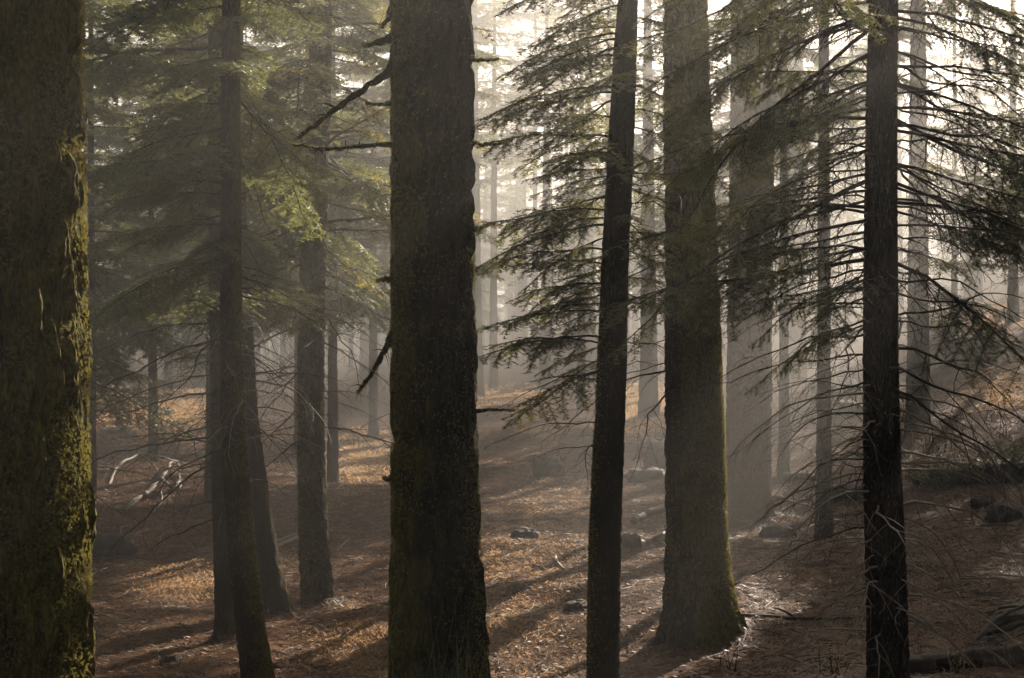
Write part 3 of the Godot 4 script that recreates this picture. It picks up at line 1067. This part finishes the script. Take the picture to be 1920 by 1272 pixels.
const GAP := .62
# openings in the canopy along the sun's direction: across, up, half width, half height
const OPENINGS := [[-9.6, .9, .6, .18], [-9.8, -2.1, .6, .18], [-7.2, .1, .7, .22], [-7.2, -1.6, .7, .22], [-7.2, -3.2, .6, .2], [-4.9, -3.8, .4, .5], [-4.9, 1.0, .6, .2], [-4.9, 2.3, .6, .22], [-8.6, -13.6, 1.7, .9],
	[-5.75, -.6, .35, 1.0], [-5.5, -4.1, .45, .8], [-6.2, -5.8, .9, .9], [-8.2, -8.2, .8, 1.2], [-8.3, .5, .9, .16], [-8.5, -1.3, .9, .16], [-8.3, -2.9, .9, .2], [-8.6, 2.3, .9, .2], [-10.6, -5.6, .6, .2], [-10.8, -.4, .7, .16],
	[-14.3, -7.4, .6, .35], [-8.9, -7.3, .6, .45], [-9.9, -7.9, .6, .45], [-7.3, -5.9, .45, .3], [-8.9, -5.8, .4, .2], [-13.4, -11.3, 1.1, .7], [-21.0, -12.6, 1.3, .8], [-24.3, -15.1, 1.6, 1.0],
	[-32.0, -13.9, 4.0, 1.9], [-28.5, -20.0, 2.5, 1.0], [-20.5, -18.5, 2.6, 2.2], [-5.7, -11.4, .9, .7], [-10.6, -18.9, 2.0, 1.5]]

# gaps in the canopy that the low sun finds its way through
func clearing(p: Vector3) -> bool:
	var h := .504 * p.x - .864 * p.z
	var u := .864 * p.x + .504 * p.z
	var v := .905 * p.y - .425 * h
	for o in OPENINGS:
		if absf(u - o[0]) < o[2] and Vector2((u - o[0]) / o[2], (v - o[1]) / o[3]).length_squared() < 1.0: return true
	if v < -9.5 and u > -9.0: return v < -24.0 and n_gap.get_noise_2d(u, v) > .1
	if v < -9.5: return n_gap.get_noise_2d(u, v) > .4
	return u < -11.5 and n_gap.get_noise_2d(u, v) > GAP

func cleared(p: Vector3, along: Vector3) -> bool:
	var side := along.cross(Vector3.UP) * .36
	var sag := Vector3.DOWN * along.length() * .17
	for f in [.05, .18, .31, .44, .57, .7, .83, .96]:
		var w: float = 1.0 - absf(f - .3)
		var c: Vector3 = p + along * f + sag * f * f
		if clearing(c): return true
		if clearing(c + side * w * .5) or clearing(c - side * w * .5) or clearing(c + side * w) or clearing(c - side * w): return true
	return false

func wood_mass(called: String, label: String, around: Array, boughs: int, h0: float, h1: float) -> void:
	var crowns: Array = [[], [], []]
	var stems: Array[Transform3D] = []
	for q in around:
		var H := rng.randf_range(h0, h1)
		var base := Vector3(q.x, height(q.x, q.y), q.y)
		stems.append(Transform3D(Basis().scaled(Vector3(.3, H, .3)), base))
		var az := 0.0
		var y0 := rng.randf_range(2.5, 7)
		for j in boughs:
			var f := (j + rng.randf()) / boughs
			az += 2.4 + rng.randfn(0, .3)
			var ln := lerpf(3.0, .6, f) * rng.randf_range(.7, 1.15) / 3.4
			var bs := Basis(Vector3.UP, az) * Basis(Vector3.BACK, lerpf(-.1, .35, f)) * Basis(Vector3.RIGHT, rng.randfn(0, .2))
			if cleared(base + Vector3(0, lerpf(y0, H, f), 0), bs.x * ln * 3.4): continue
			crowns[rng.randi() % 3].append(Transform3D(bs.scaled(Vector3.ONE * ln), base + Vector3(0, lerpf(y0, H, f), 0)))
	var wood := MB.new()
	var p := PackedVector3Array([Vector3(0, -.02, 0), Vector3(0, .5, 0), Vector3(0, 1, 0)])
	wood.tube(p, PackedFloat32Array([1, .6, .05]), 10, Color(.045, .032, .022))
	var root := Node3D.new()
	root.name = called
	add_child(root, true)
	tag(root, label, "", "", "stuff")
	many("trunk", wood.commit(M.bark), stems, root)
	for q in 3:
		var e: Array[Transform3D] = []
		e.assign(crowns[q])
		many("crown", BB.far[q], e, root)

# the distance at which the ground shows at a photo point
func reach(px: float, py: float) -> float:
	var d := 5.0
	while d < 120.0:
		var p := at(px, py, d)
		if p.y <= height(p.x, p.z): return d
		d += .05 + d * .002
	return d

func foot(px: float, py: float, up := 0.0) -> Vector3:
	return on_ground(px, reach(px, py), up)

func stump(label: String, px: float, py: float, w: float, h: float, pale: float) -> void:
	var base := foot(px, py)
	var root := thing("tree_stump", label, "stump", base)
	var sides := 64
	var rows := 14
	var pts := PackedVector3Array()
	var cs := PackedColorArray()
	var uvs := PackedVector2Array()
	var rim := PackedVector3Array()
	var off := rng.randf() * 300.0
	for a in rows:
		var f := float(a) / (rows - 1)
		for q in sides:
			var an := TAU * q / sides
			var c := Vector3(cos(an), 0, sin(an))
			var jag := .8 + .35 * n_mid.get_noise_2d(c.x * 25 + off, c.z * 25) + .16 * n_fine.get_noise_2d(c.x * 20 + off, c.z * 20)
			var rr := w * .5 * (1.0 + .30 * exp(-f * 5.0) * (1.2 + 2.0 * n_mid.get_noise_2d(c.x * 40 + off, c.z * 40)) - .05 * f) + .03 * n_fine.get_noise_3d(c.x * 30 + off, f * 3, c.z * 30)
			var p := c * rr + Vector3(0, -.15 + (h * jag + .15) * f, 0)
			pts.append(p)
			if a == rows - 1: rim.append(p)
			var k := .7 + .6 * n_mid.get_noise_3d(c.x * 70 + off, f * 10, c.z * 70)
			var col := Color(.050, .036, .028)
			if n_mid.get_noise_2d(c.x * 12 + off, c.z * 12) > .3 - pale: col = Color(.15, .09, .06)
			cs.append(Color(col.r * k, col.g * k, col.b * k))
			uvs.append(Vector2(4.0 * q / sides, f * .4))
	var mb := MB.new()
	mb.grid(pts, rows, sides, true, cs, uvs)
	part("bark", mb.commit(M.dead_wood), root)
	mb = MB.new()
	pts = PackedVector3Array(); cs = PackedColorArray(); uvs = PackedVector2Array()
	for ring in [1.0, .93, .6, .25, .02]:
		for q in sides:
			var p: Vector3 = rim[q] * Vector3(ring, 1, ring)
			p.y = lerpf(h * .55, rim[q].y - .004, smoothstep(.2, 1.0, ring)) + .05 * n_fine.get_noise_2d(p.x * 30, p.z * 30) * (1.0 if ring < .9 else 0.0)
			pts.append(p)
			cs.append(Color(.09, .06, .042))
			uvs.append(Vector2(p.x, p.z) * 2.0)
	mb.grid(pts, 5, sides, true, cs, uvs)
	part("broken_top", mb.commit(M.dead_wood), root)

func blade(mb: MB, p: Vector3, d: Vector3, len_: float, w: float, bend: float) -> void:
	var side := d.cross(Vector3.UP).normalized() * w
	var q := p
	var dd := d
	for k in 5:
		var q2 := q + dd * len_ / 5.0
		var w0 := 1.0 - k / 5.0
		var w1 := 1.0 - (k + 1) / 5.0
		mb.tri(q - side * w0, q + side * w0, q2 + side * w1)
		if k < 4: mb.tri(q - side * w0, q2 + side * w1, q2 - side * w1)
		q = q2
		dd = (dd + Vector3(d.x, -1, d.z) * bend).normalized()

func grass(label: String, at_: Vector3, n_stalk: int, h_stalk: float, n_low: int, h_low: float, spread: float) -> void:
	var root := thing("grass_tuft", label, "grass", at_)
	var mb := MB.new()
	var lo := MB.new()
	for k in n_low:
		var p := Vector3(rng.randfn(0, spread), 0, rng.randfn(0, spread * .3))
		p.y = height(at_.x + p.x, at_.z + p.z) - at_.y - .02
		blade(lo, p, Vector3(rng.randfn(0, .45), 1, rng.randfn(0, .3)).normalized(), h_low * rng.randf_range(.5, 1.2), .0022, .09)
	for k in n_stalk:
		var p := Vector3(rng.randfn(0, spread), 0, rng.randfn(0, spread * .3))
		p.y = height(at_.x + p.x, at_.z + p.z) - at_.y - .02
		var d := Vector3(rng.randfn(0, .22), 1, rng.randfn(0, .15)).normalized()
		var ln := h_stalk * rng.randf_range(.6, 1.15)
		var st := MB.new()
		blade(st, p, d, ln, .0024, .022)
		part("stalk", st.commit(M.grass), root)
	part("blades", lo.commit(M.grass_low), root, "stuff")

func herb(called: String, label: String, category: String, p0: Vector3, h: float, stems: int, leaves: int, ls: float, m: String, spread := .5) -> void:
	var root := thing(called, label, category, p0)
	var wood := MB.new()
	var lf := MB.new()
	for k in stems:
		var q := Vector3(rng.randfn(0, h * .12), -.02, rng.randfn(0, h * .12))
		var d := Vector3(rng.randfn(0, spread), 1, rng.randfn(0, spread)).normalized()
		var pts := PackedVector3Array([q])
		var rr := PackedFloat32Array([.004 + h * .004])
		var ln := h * rng.randf_range(.6, 1.1)
		for j in 6:
			d = (d + Vector3(rng.randfn(0, .12), rng.randfn(0, .08), rng.randfn(0, .12))).normalized()
			q += d * ln / 6.0
			pts.append(q)
			rr.append(lerpf(rr[0], .0015, (j + 1) / 6.0))
		wood.tube(pts, rr, 4)
		for j in leaves:
			var t := rng.randf_range(1.0, 5.99)
			var b := pts[int(t)].lerp(pts[int(t) + 1], t - int(t))
			b += Vector3(rng.randfn(0, 1), rng.randfn(0, .6), rng.randfn(0, 1)) * ls * .9
			var dd := Vector3(rng.randfn(0, 1), rng.randfn(0, .7), rng.randfn(0, 1)).normalized()
			var w := dd.cross(Vector3(rng.randfn(0, .4), 1, rng.randfn(0, .4))).normalized() * ls * .3
			lf.tri(b, b + dd * ls * .5 + w, b + dd * ls)
			lf.tri(b, b + dd * ls, b + dd * ls * .5 - w)
	part("stem", wood.commit(M.twig), root)
	part("leaves", lf.commit(M[m]), root, "stuff")

func build_ground_things() -> void:
	rng.seed = 31
	var pale := Color(.26, .22, .17)
	var tan := Color(.16, .125, .09)
	var dark := Color(.05, .038, .03)
	# ---- stones
	stone("boulder", "rounded grey boulder standing alone on the misty slope in the middle", 1026, reach(1026, 893), Vector3(.68, .58, .5), Color(.20, .18, .15), .2, .22)
	stone("stone", "grey stone just right of the slim fir's trunk", 1180, reach(1180, 1028), Vector3(.34, .30, .3), Color(.13, .115, .095), .7)
	stone("boulder", "tall grey boulder partly behind the left side of the stout flared trunk", 1236, reach(1236, 872), Vector3(.75, .75, .6), Color(.16, .15, .14), .4, .25)
	stone("boulder", "low wide boulder in front of the tall one beside the stout flared trunk", 1212, reach(1212, 902), Vector3(.9, .42, .6), Color(.14, .13, .12), .1)
	stone("stone", "flat stone in the sunlit needles between the thick middle trunk and the slim fir", 972, reach(972, 1108), Vector3(.26, .11, .2), Color(.14, .115, .09))
	stone("stone", "dark low stone above the pale sticks on the sunlit path", 985, reach(985, 1010), Vector3(.42, .22, .3), Color(.10, .085, .07), .5)
	stone("stone", "brown stone close to the left of the slim fir's foot", 1082, reach(1082, 1148), Vector3(.3, .16, .22), Color(.11, .085, .065), .9)
	stone("stone", "dark rounded stone at the right edge above the branch pile", 1884, reach(1884, 980), Vector3(.46, .3, .34), Color(.075, .068, .062), .3)
	stone("stone", "small dark stone left of the rounded one near the right edge", 1845, reach(1845, 950), Vector3(.36, .22, .3), Color(.075, .065, .06), .8)
	stone("stone", "dark stone at the foot of the smooth hazy trunk", 1458, reach(1458, 1012), Vector3(.52, .3, .36), Color(.06, .05, .042), .2)
	stone("stone", "squat dark clod on the ground at the lower left, left of the bent trunk", 318, reach(318, 1246), Vector3(.19, .11, .14), Color(.05, .04, .03), .2)
	stone("boulder", "pale mound of rock on the bank left of the dark right hand fir", 1565, reach(1565, 745), Vector3(1.3, .7, .9), Color(.16, .14, .12), .4)
	stone("boulder", "grey rock lower right of the pale mound, beside the dark right hand fir", 1592, reach(1592, 775), Vector3(.9, .4, .6), Color(.09, .08, .072), 1.0)
	stone("stone", "whitish flat stone on the sunlit bank at the left", 222, reach(222, 815), Vector3(.9, .32, .5), Color(.34, .31, .27), .1)
	stone("stone", "small whitish stone right beside the flat one on the left bank", 246, reach(246, 818), Vector3(.4, .2, .3), Color(.36, .33, .3), .8)
	# ---- fallen wood
	stick("fallen_branch", "thick pale branch lying crooked on the left slope", "branch", [[233, 963, .03], [268, 936, .07], [300, 912, .14], [322, 886, .22]], .055, .03, pale, [[[300, 912, .14], [322, 925, .12], [338, 905, .06]], [[322, 886, .2], [335, 890, .15], [336, 918, .02]]])
	stick("fallen_branch", "pale arched branch above the crooked one on the left slope", "branch", [[205, 910, .0], [222, 884, .1], [262, 874, .25], [310, 884, .25], [348, 878, .1]], .035, .02, pale, [[[262, 874, .25], [285, 880, .12], [300, 900, .02]]])
	stick("fallen_branch", "short pale branch upright below the crooked one on the left slope", "branch", [[288, 964, .02], [302, 945, .05], [300, 926, .12]], .025, .015, pale)
	stick("log", "dark rotten log at the foot of the thin trunk by the left edge", "log", [[150, 1048, .1], [200, 1045, .12], [250, 1040, .1]], .17, .14, dark)
	stick("fallen_branch", "pale straight stick touching the huge left trunk's edge", "stick", [[158, 1088, .02], [200, 1069, .03]], .015, .01, pale)
	stick("fallen_branch", "bent thin pale stick below the dark rotten log", "stick", [[214, 1126, .01], [238, 1114, .02], [248, 1096, .02]], .012, .007, tan)
	stick("fallen_branch", "curled pale stick right of the dark rotten log", "stick", [[225, 1003, .01], [229, 995, .04], [240, 988, .01]], .014, .008, pale)
	stick("fallen_branch", "forked pale stick in the middle of the left slope", "stick", [[300, 1022, .01], [302, 1010, .04], [316, 1000, .02]], .013, .007, pale, [[[302, 1010, .04], [288, 1018, .02]]])
	stick("fallen_branch", "brown stick lying level on the left slope behind the forked one", "stick", [[255, 1006, .02], [285, 996, .02]], .03, .02, tan)
	stick("log", "long pale log behind the leaning trunk of the left group", "log", [[510, 1036, .03], [535, 1025, .04], [562, 1012, .03]], .05, .04, tan)
	stick("log", "thinner log just above the long pale one behind the leaning trunk", "log", [[512, 1022, .03], [560, 1004, .03]], .03, .02, pale)
	stick("fallen_branch", "short pale stick right of the medium trunk with the pale foot", "stick", [[632, 1036, .01], [656, 1014, .03]], .02, .012, pale)
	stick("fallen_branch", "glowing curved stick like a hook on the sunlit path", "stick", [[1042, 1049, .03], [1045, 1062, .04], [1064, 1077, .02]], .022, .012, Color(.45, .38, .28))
	stick("fallen_branch", "straight pale stick right of the thick middle trunk near its foot", "stick", [[920, 1113, .015], [970, 1122, .015]], .016, .008, pale)
	stick("fallen_branch", "brown stick left of the hooked one on the sunlit path", "stick", [[998, 1062, .02], [1030, 1074, .02]], .016, .01, tan)
	stick("fallen_branch", "thin forked twig above the hooked stick on the sunlit path", "stick", [[984, 1046, .01], [1010, 1030, .03], [1042, 1018, .02]], .012, .007, tan, [[[1010, 1030, .03], [1000, 1018, .03]]])
	stick("fallen_branch", "crooked stick close to the slim fir's left side", "stick", [[1052, 1045, .02], [1075, 1046, .03], [1096, 1041, .02]], .014, .008, pale)
	stick("fallen_branch", "short pale chip standing below the hooked stick", "stick", [[1046, 1115, .01], [1052, 1101, .04]], .014, .01, pale)
	stick("log", "pale log between the slim fir and the stout flared trunk", "log", [[1188, 986, .06], [1215, 972, .08], [1252, 958, .06]], .07, .06, tan)
	stick("fallen_branch", "broken pale branch under the pale log beside the stout flared trunk", "branch", [[1225, 1015, .02], [1240, 1008, .04], [1256, 1000, .02]], .03, .02, pale)
	stick("log", "dark log half hidden behind the dark right hand fir", "log", [[1555, 948, .1], [1600, 940, .12], [1640, 934, .1]], .16, .14, Color(.04, .034, .03))
	stick("fallen_branch", "long pale branch right of the smooth hazy trunk", "branch", [[1448, 936, .02], [1495, 948, .05], [1545, 962, .03]], .04, .02, tan, [[[1495, 948, .05], [1525, 945, .1]]])
	stick("log", "grey log lying level above the long pale branch", "log", [[1445, 908, .06], [1490, 903, .08], [1535, 906, .06]], .09, .08, Color(.07, .06, .05))
	stick("log", "long dark log on the right slope beyond the dark fir", "log", [[1715, 912, .12], [1810, 910, .14], [1930, 905, .12]], .17, .15, Color(.032, .027, .022))
	stick("fallen_branch", "thin dark branch lying right of the flared foot", "branch", [[1392, 1160, .02], [1490, 1166, .03], [1605, 1168, .02]], .025, .012, dark, [[[1490, 1166, .03], [1450, 1150, .06]]])
	stick("log", "reddish rotten log along the lower right edge", "log", [[1690, 1268, .06], [1800, 1262, .08], [1935, 1252, .07]], .085, .075, Color(.075, .045, .03))
	for q in [["topmost grey stick of the branch pile at the lower right", [[1850, 1172, .10], [1885, 1164, .12], [1935, 1156, .10]], .018],
		["thick bleached stick across the branch pile at the lower right", [[1828, 1212, .03], [1880, 1184, .12], [1935, 1164, .14]], .026],
		["lowest grey stick sticking out of the branch pile at the lower right", [[1818, 1214, .02], [1870, 1212, .03], [1935, 1196, .06]], .015],
		["dark stick in the middle of the branch pile at the lower right", [[1846, 1206, .06], [1890, 1196, .08], [1935, 1182, .08]], .03],
		["dark stout stick behind the others in the branch pile at the lower right", [[1860, 1190, .05], [1900, 1176, .06], [1935, 1172, .06]], .04],
		["thin grey twig rising steeply from the branch pile at the lower right", [[1848, 1214, .02], [1866, 1180, .12], [1878, 1160, .2]], .010]]:
		stick("fallen_branch", q[0], "stick", q[1], q[2], q[2] * .6, Color(.13, .115, .10) if q[2] < .028 else dark)
	# ---- stumps
	stump("wide broken stump with a torn pale right side on the right slope", 1830, 672, 1.45, .62, .25)
	stump("squarer grey stump behind the wide one, beside the thin grey trunk", 1772, 632, .95, .62, 0.0)
	# ---- plants
	grass("tuft of dry pale grass against the foot of the thick middle trunk", Vector3(at(818, 0, 8.95).x, height(at(818, 0, 8.95).x, -8.95), -8.95), 18, .95, 220, .5, .15)
	grass("few thin grass stalks at the foot of the huge left trunk", Vector3(at(62, 0, 6.85).x, height(at(62, 0, 6.85).x, -6.85), -6.85), 6, .62, 16, .4, .06)
	herb("dry_plant", "small golden dry plant left of the dark right hand fir's foot", "plant", foot(1562, 1272), .26, 9, 16, .02, "needle_gold", .25)
	herb("dry_plant", "small golden dry plant right of the dark right hand fir's foot", "plant", foot(1792, 1268), .24, 8, 14, .02, "needle_gold", .25)
	herb("dry_plant", "thin reddish dry plant at the flared foot of the stout trunk", "plant", foot(1368, 1262), .24, 6, 8, .016, "needle_brown", .2)
	herb("shrub", "dark low shrub on the right slope in front of the long dark log", "shrub", foot(1770, 915), .9, 26, 40, .06, "needle_far", .7)
	herb("shrub", "wider leafy shrub cut by the right edge above the long dark log", "shrub", foot(1880, 905), .9, 26, 40, .06, "needle_far", .8)
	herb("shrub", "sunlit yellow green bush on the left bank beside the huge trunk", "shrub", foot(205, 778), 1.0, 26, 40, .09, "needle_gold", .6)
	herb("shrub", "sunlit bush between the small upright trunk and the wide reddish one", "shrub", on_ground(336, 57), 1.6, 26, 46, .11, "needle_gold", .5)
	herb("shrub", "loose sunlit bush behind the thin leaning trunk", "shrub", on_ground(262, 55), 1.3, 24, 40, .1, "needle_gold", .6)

# needles, chips and small twigs over the ground, as far as single pieces show
func build_litter() -> void:
	rng.seed = 32
	var needle := MB.new()
	for k in 5:
		var a := rng.randf() * TAU
		var d := Vector3(cos(a), 0, sin(a))
		var w := Vector3(-d.z, 0, d.x) * .0022
		var o := Vector3(rng.randfn(0, .04), rng.randf() * .012, rng.randfn(0, .04))
		var l := rng.randf_range(.03, .07)
		needle.tri(o - d * l - w, o - d * l + w, o + d * l + Vector3(0, rng.randf_range(-.005, .018), 0))
	var chip := MB.new()
	for k in 3:
		var a := rng.randf() * TAU
		var d := Vector3(cos(a), rng.randfn(0, .25), sin(a)).normalized()
		var w := d.cross(Vector3(rng.randfn(0, .25), 1, rng.randfn(0, .25))).normalized()
		var o := Vector3(rng.randfn(0, .05), .008 + rng.randf() * .012, rng.randfn(0, .05))
		var l := rng.randf_range(.012, .028)
		chip.tri(o - d * l, o + w * l * .28, o + d * l)
		chip.tri(o - d * l, o + d * l, o - w * l * .2)
	var bit := MB.new()
	bit.tube(PackedVector3Array([Vector3(-.14, .004, 0), Vector3(-.05, .014, .02), Vector3(.05, .02, .008), Vector3(.15, .006, .03)]), PackedFloat32Array([.004, .006, .005, .002]), 4)
	var straight := MB.new()
	straight.tube(PackedVector3Array([Vector3(-.12, .004, 0), Vector3(0, .012, .006), Vector3(.13, .008, -.004)]), PackedFloat32Array([.004, .0045, .002]), 4)
	var forked := MB.new()
	forked.tube(PackedVector3Array([Vector3(-.16, .004, 0), Vector3(-.03, .018, .01), Vector3(.12, .03, -.02)]), PackedFloat32Array([.005, .004, .0015]), 4)
	forked.tube(PackedVector3Array([Vector3(-.03, .018, .01), Vector3(.04, .02, .06), Vector3(.07, .008, .12)]), PackedFloat32Array([.0035, .0025, .001]), 4)
	var root := Node3D.new()
	root.name = "forest_litter"
	add_child(root, true)
	tag(root, "fallen needles, chips of bark and small twigs strewn over the forest floor", "", "", "stuff")
	for job in [["needle", needle, 90000, .8, 1.8], ["bark_chip", chip, 40000, .7, 2.1], ["twig", bit, 2500, .3, 1.3], ["twig", straight, 6000, .3, 1.5], ["twig", forked, 2500, .4, 1.5]]:
		var pl: Array[Transform3D] = []
		var cs := PackedColorArray()
		for k in job[2]:
			var d := 7.5 + 42.0 * pow(rng.randf(), 1.9)
			var x := rng.randf_range(-.40, .40) * d
			var p := Vector3(x, height(x, -d), -d)
			var nx := height(x + .1, -d) - p.y
			var nz := height(x, -d + .1) - p.y
			var up := Vector3(-nx, .1, -nz).normalized()
			var bs := Basis(Quaternion(Vector3.UP, up)) * Basis(Vector3.UP, rng.randf() * TAU)
			pl.append(Transform3D(bs.scaled(Vector3.ONE * rng.randf_range(job[3], job[4])), p + Vector3(0, .004, 0)))
			var c := Color(.27, .135, .06).lerp(Color(.09, .048, .028), rng.randf())
			if job[0] == "bark_chip": c = Color(.11, .062, .036).lerp(Color(.27, .18, .10), pow(rng.randf(), 2.0))
			if job[0] == "twig": c = Color(.06, .045, .035).lerp(Color(.24, .20, .15), pow(rng.randf(), 2.5))
			cs.append(c)
		many(job[0], job[1].commit(M.litter), pl, root, cs)
	# curled dry leaves and dead grass, thickest where the sun reaches the floor
	var dry := MB.new()
	for k in 12:
		var o := Vector3(rng.randfn(0, .07), 0, rng.randfn(0, .07))
		var d := Vector3(rng.randfn(0, .8), rng.randf_range(.3, 1.0), rng.randfn(0, .8)).normalized()
		var w := d.cross(Vector3(rng.randf() - .5, rng.randf() - .5, rng.randf() - .5)).normalized() * rng.randf_range(.0025, .006)
		var l := rng.randf_range(.02, .07)
		dry.tri(o - w, o + w, o + d * l)
		dry.tri(o - w, o + d * l, o + d * l * .6 - w * 1.6)
	var pl: Array[Transform3D] = []
	for q in [[165, 400, 735, 800, 2200, 1.5, 3.2], [890, 1100, 880, 1250, 2000, .5, 1.2], [1165, 1255, 715, 800, 900, 1.5, 3.0], [895, 1010, 730, 760, 400, 1.6, 3.0], [1830, 1920, 705, 765, 350, .9, 1.8], [1700, 1920, 555, 625, 500, 1.2, 2.6], [270, 405, 1070, 1118, 700, .7, 1.4], [620, 745, 815, 905, 800, 1.2, 2.4], [620, 740, 1150, 1270, 500, .5, 1.1]]:
		for k in q[4]:
			var px := clampf(rng.randfn((q[0] + q[1]) * .5, (q[1] - q[0]) * .33), q[0] - 60, q[1] + 60)
			var py := clampf(rng.randfn((q[2] + q[3]) * .5, (q[3] - q[2]) * .33), q[2] - 8, q[3] + 40)
			var d := reach(px, py) + rng.randfn(0, .3)
			var p := on_ground(px, d)
			pl.append(Transform3D((Basis(Vector3.UP, rng.randf() * TAU)).scaled(Vector3.ONE * rng.randf_range(q[5], q[6])), p))
	many("dry_leaf", dry.commit(M.dry_leaf), pl, root)
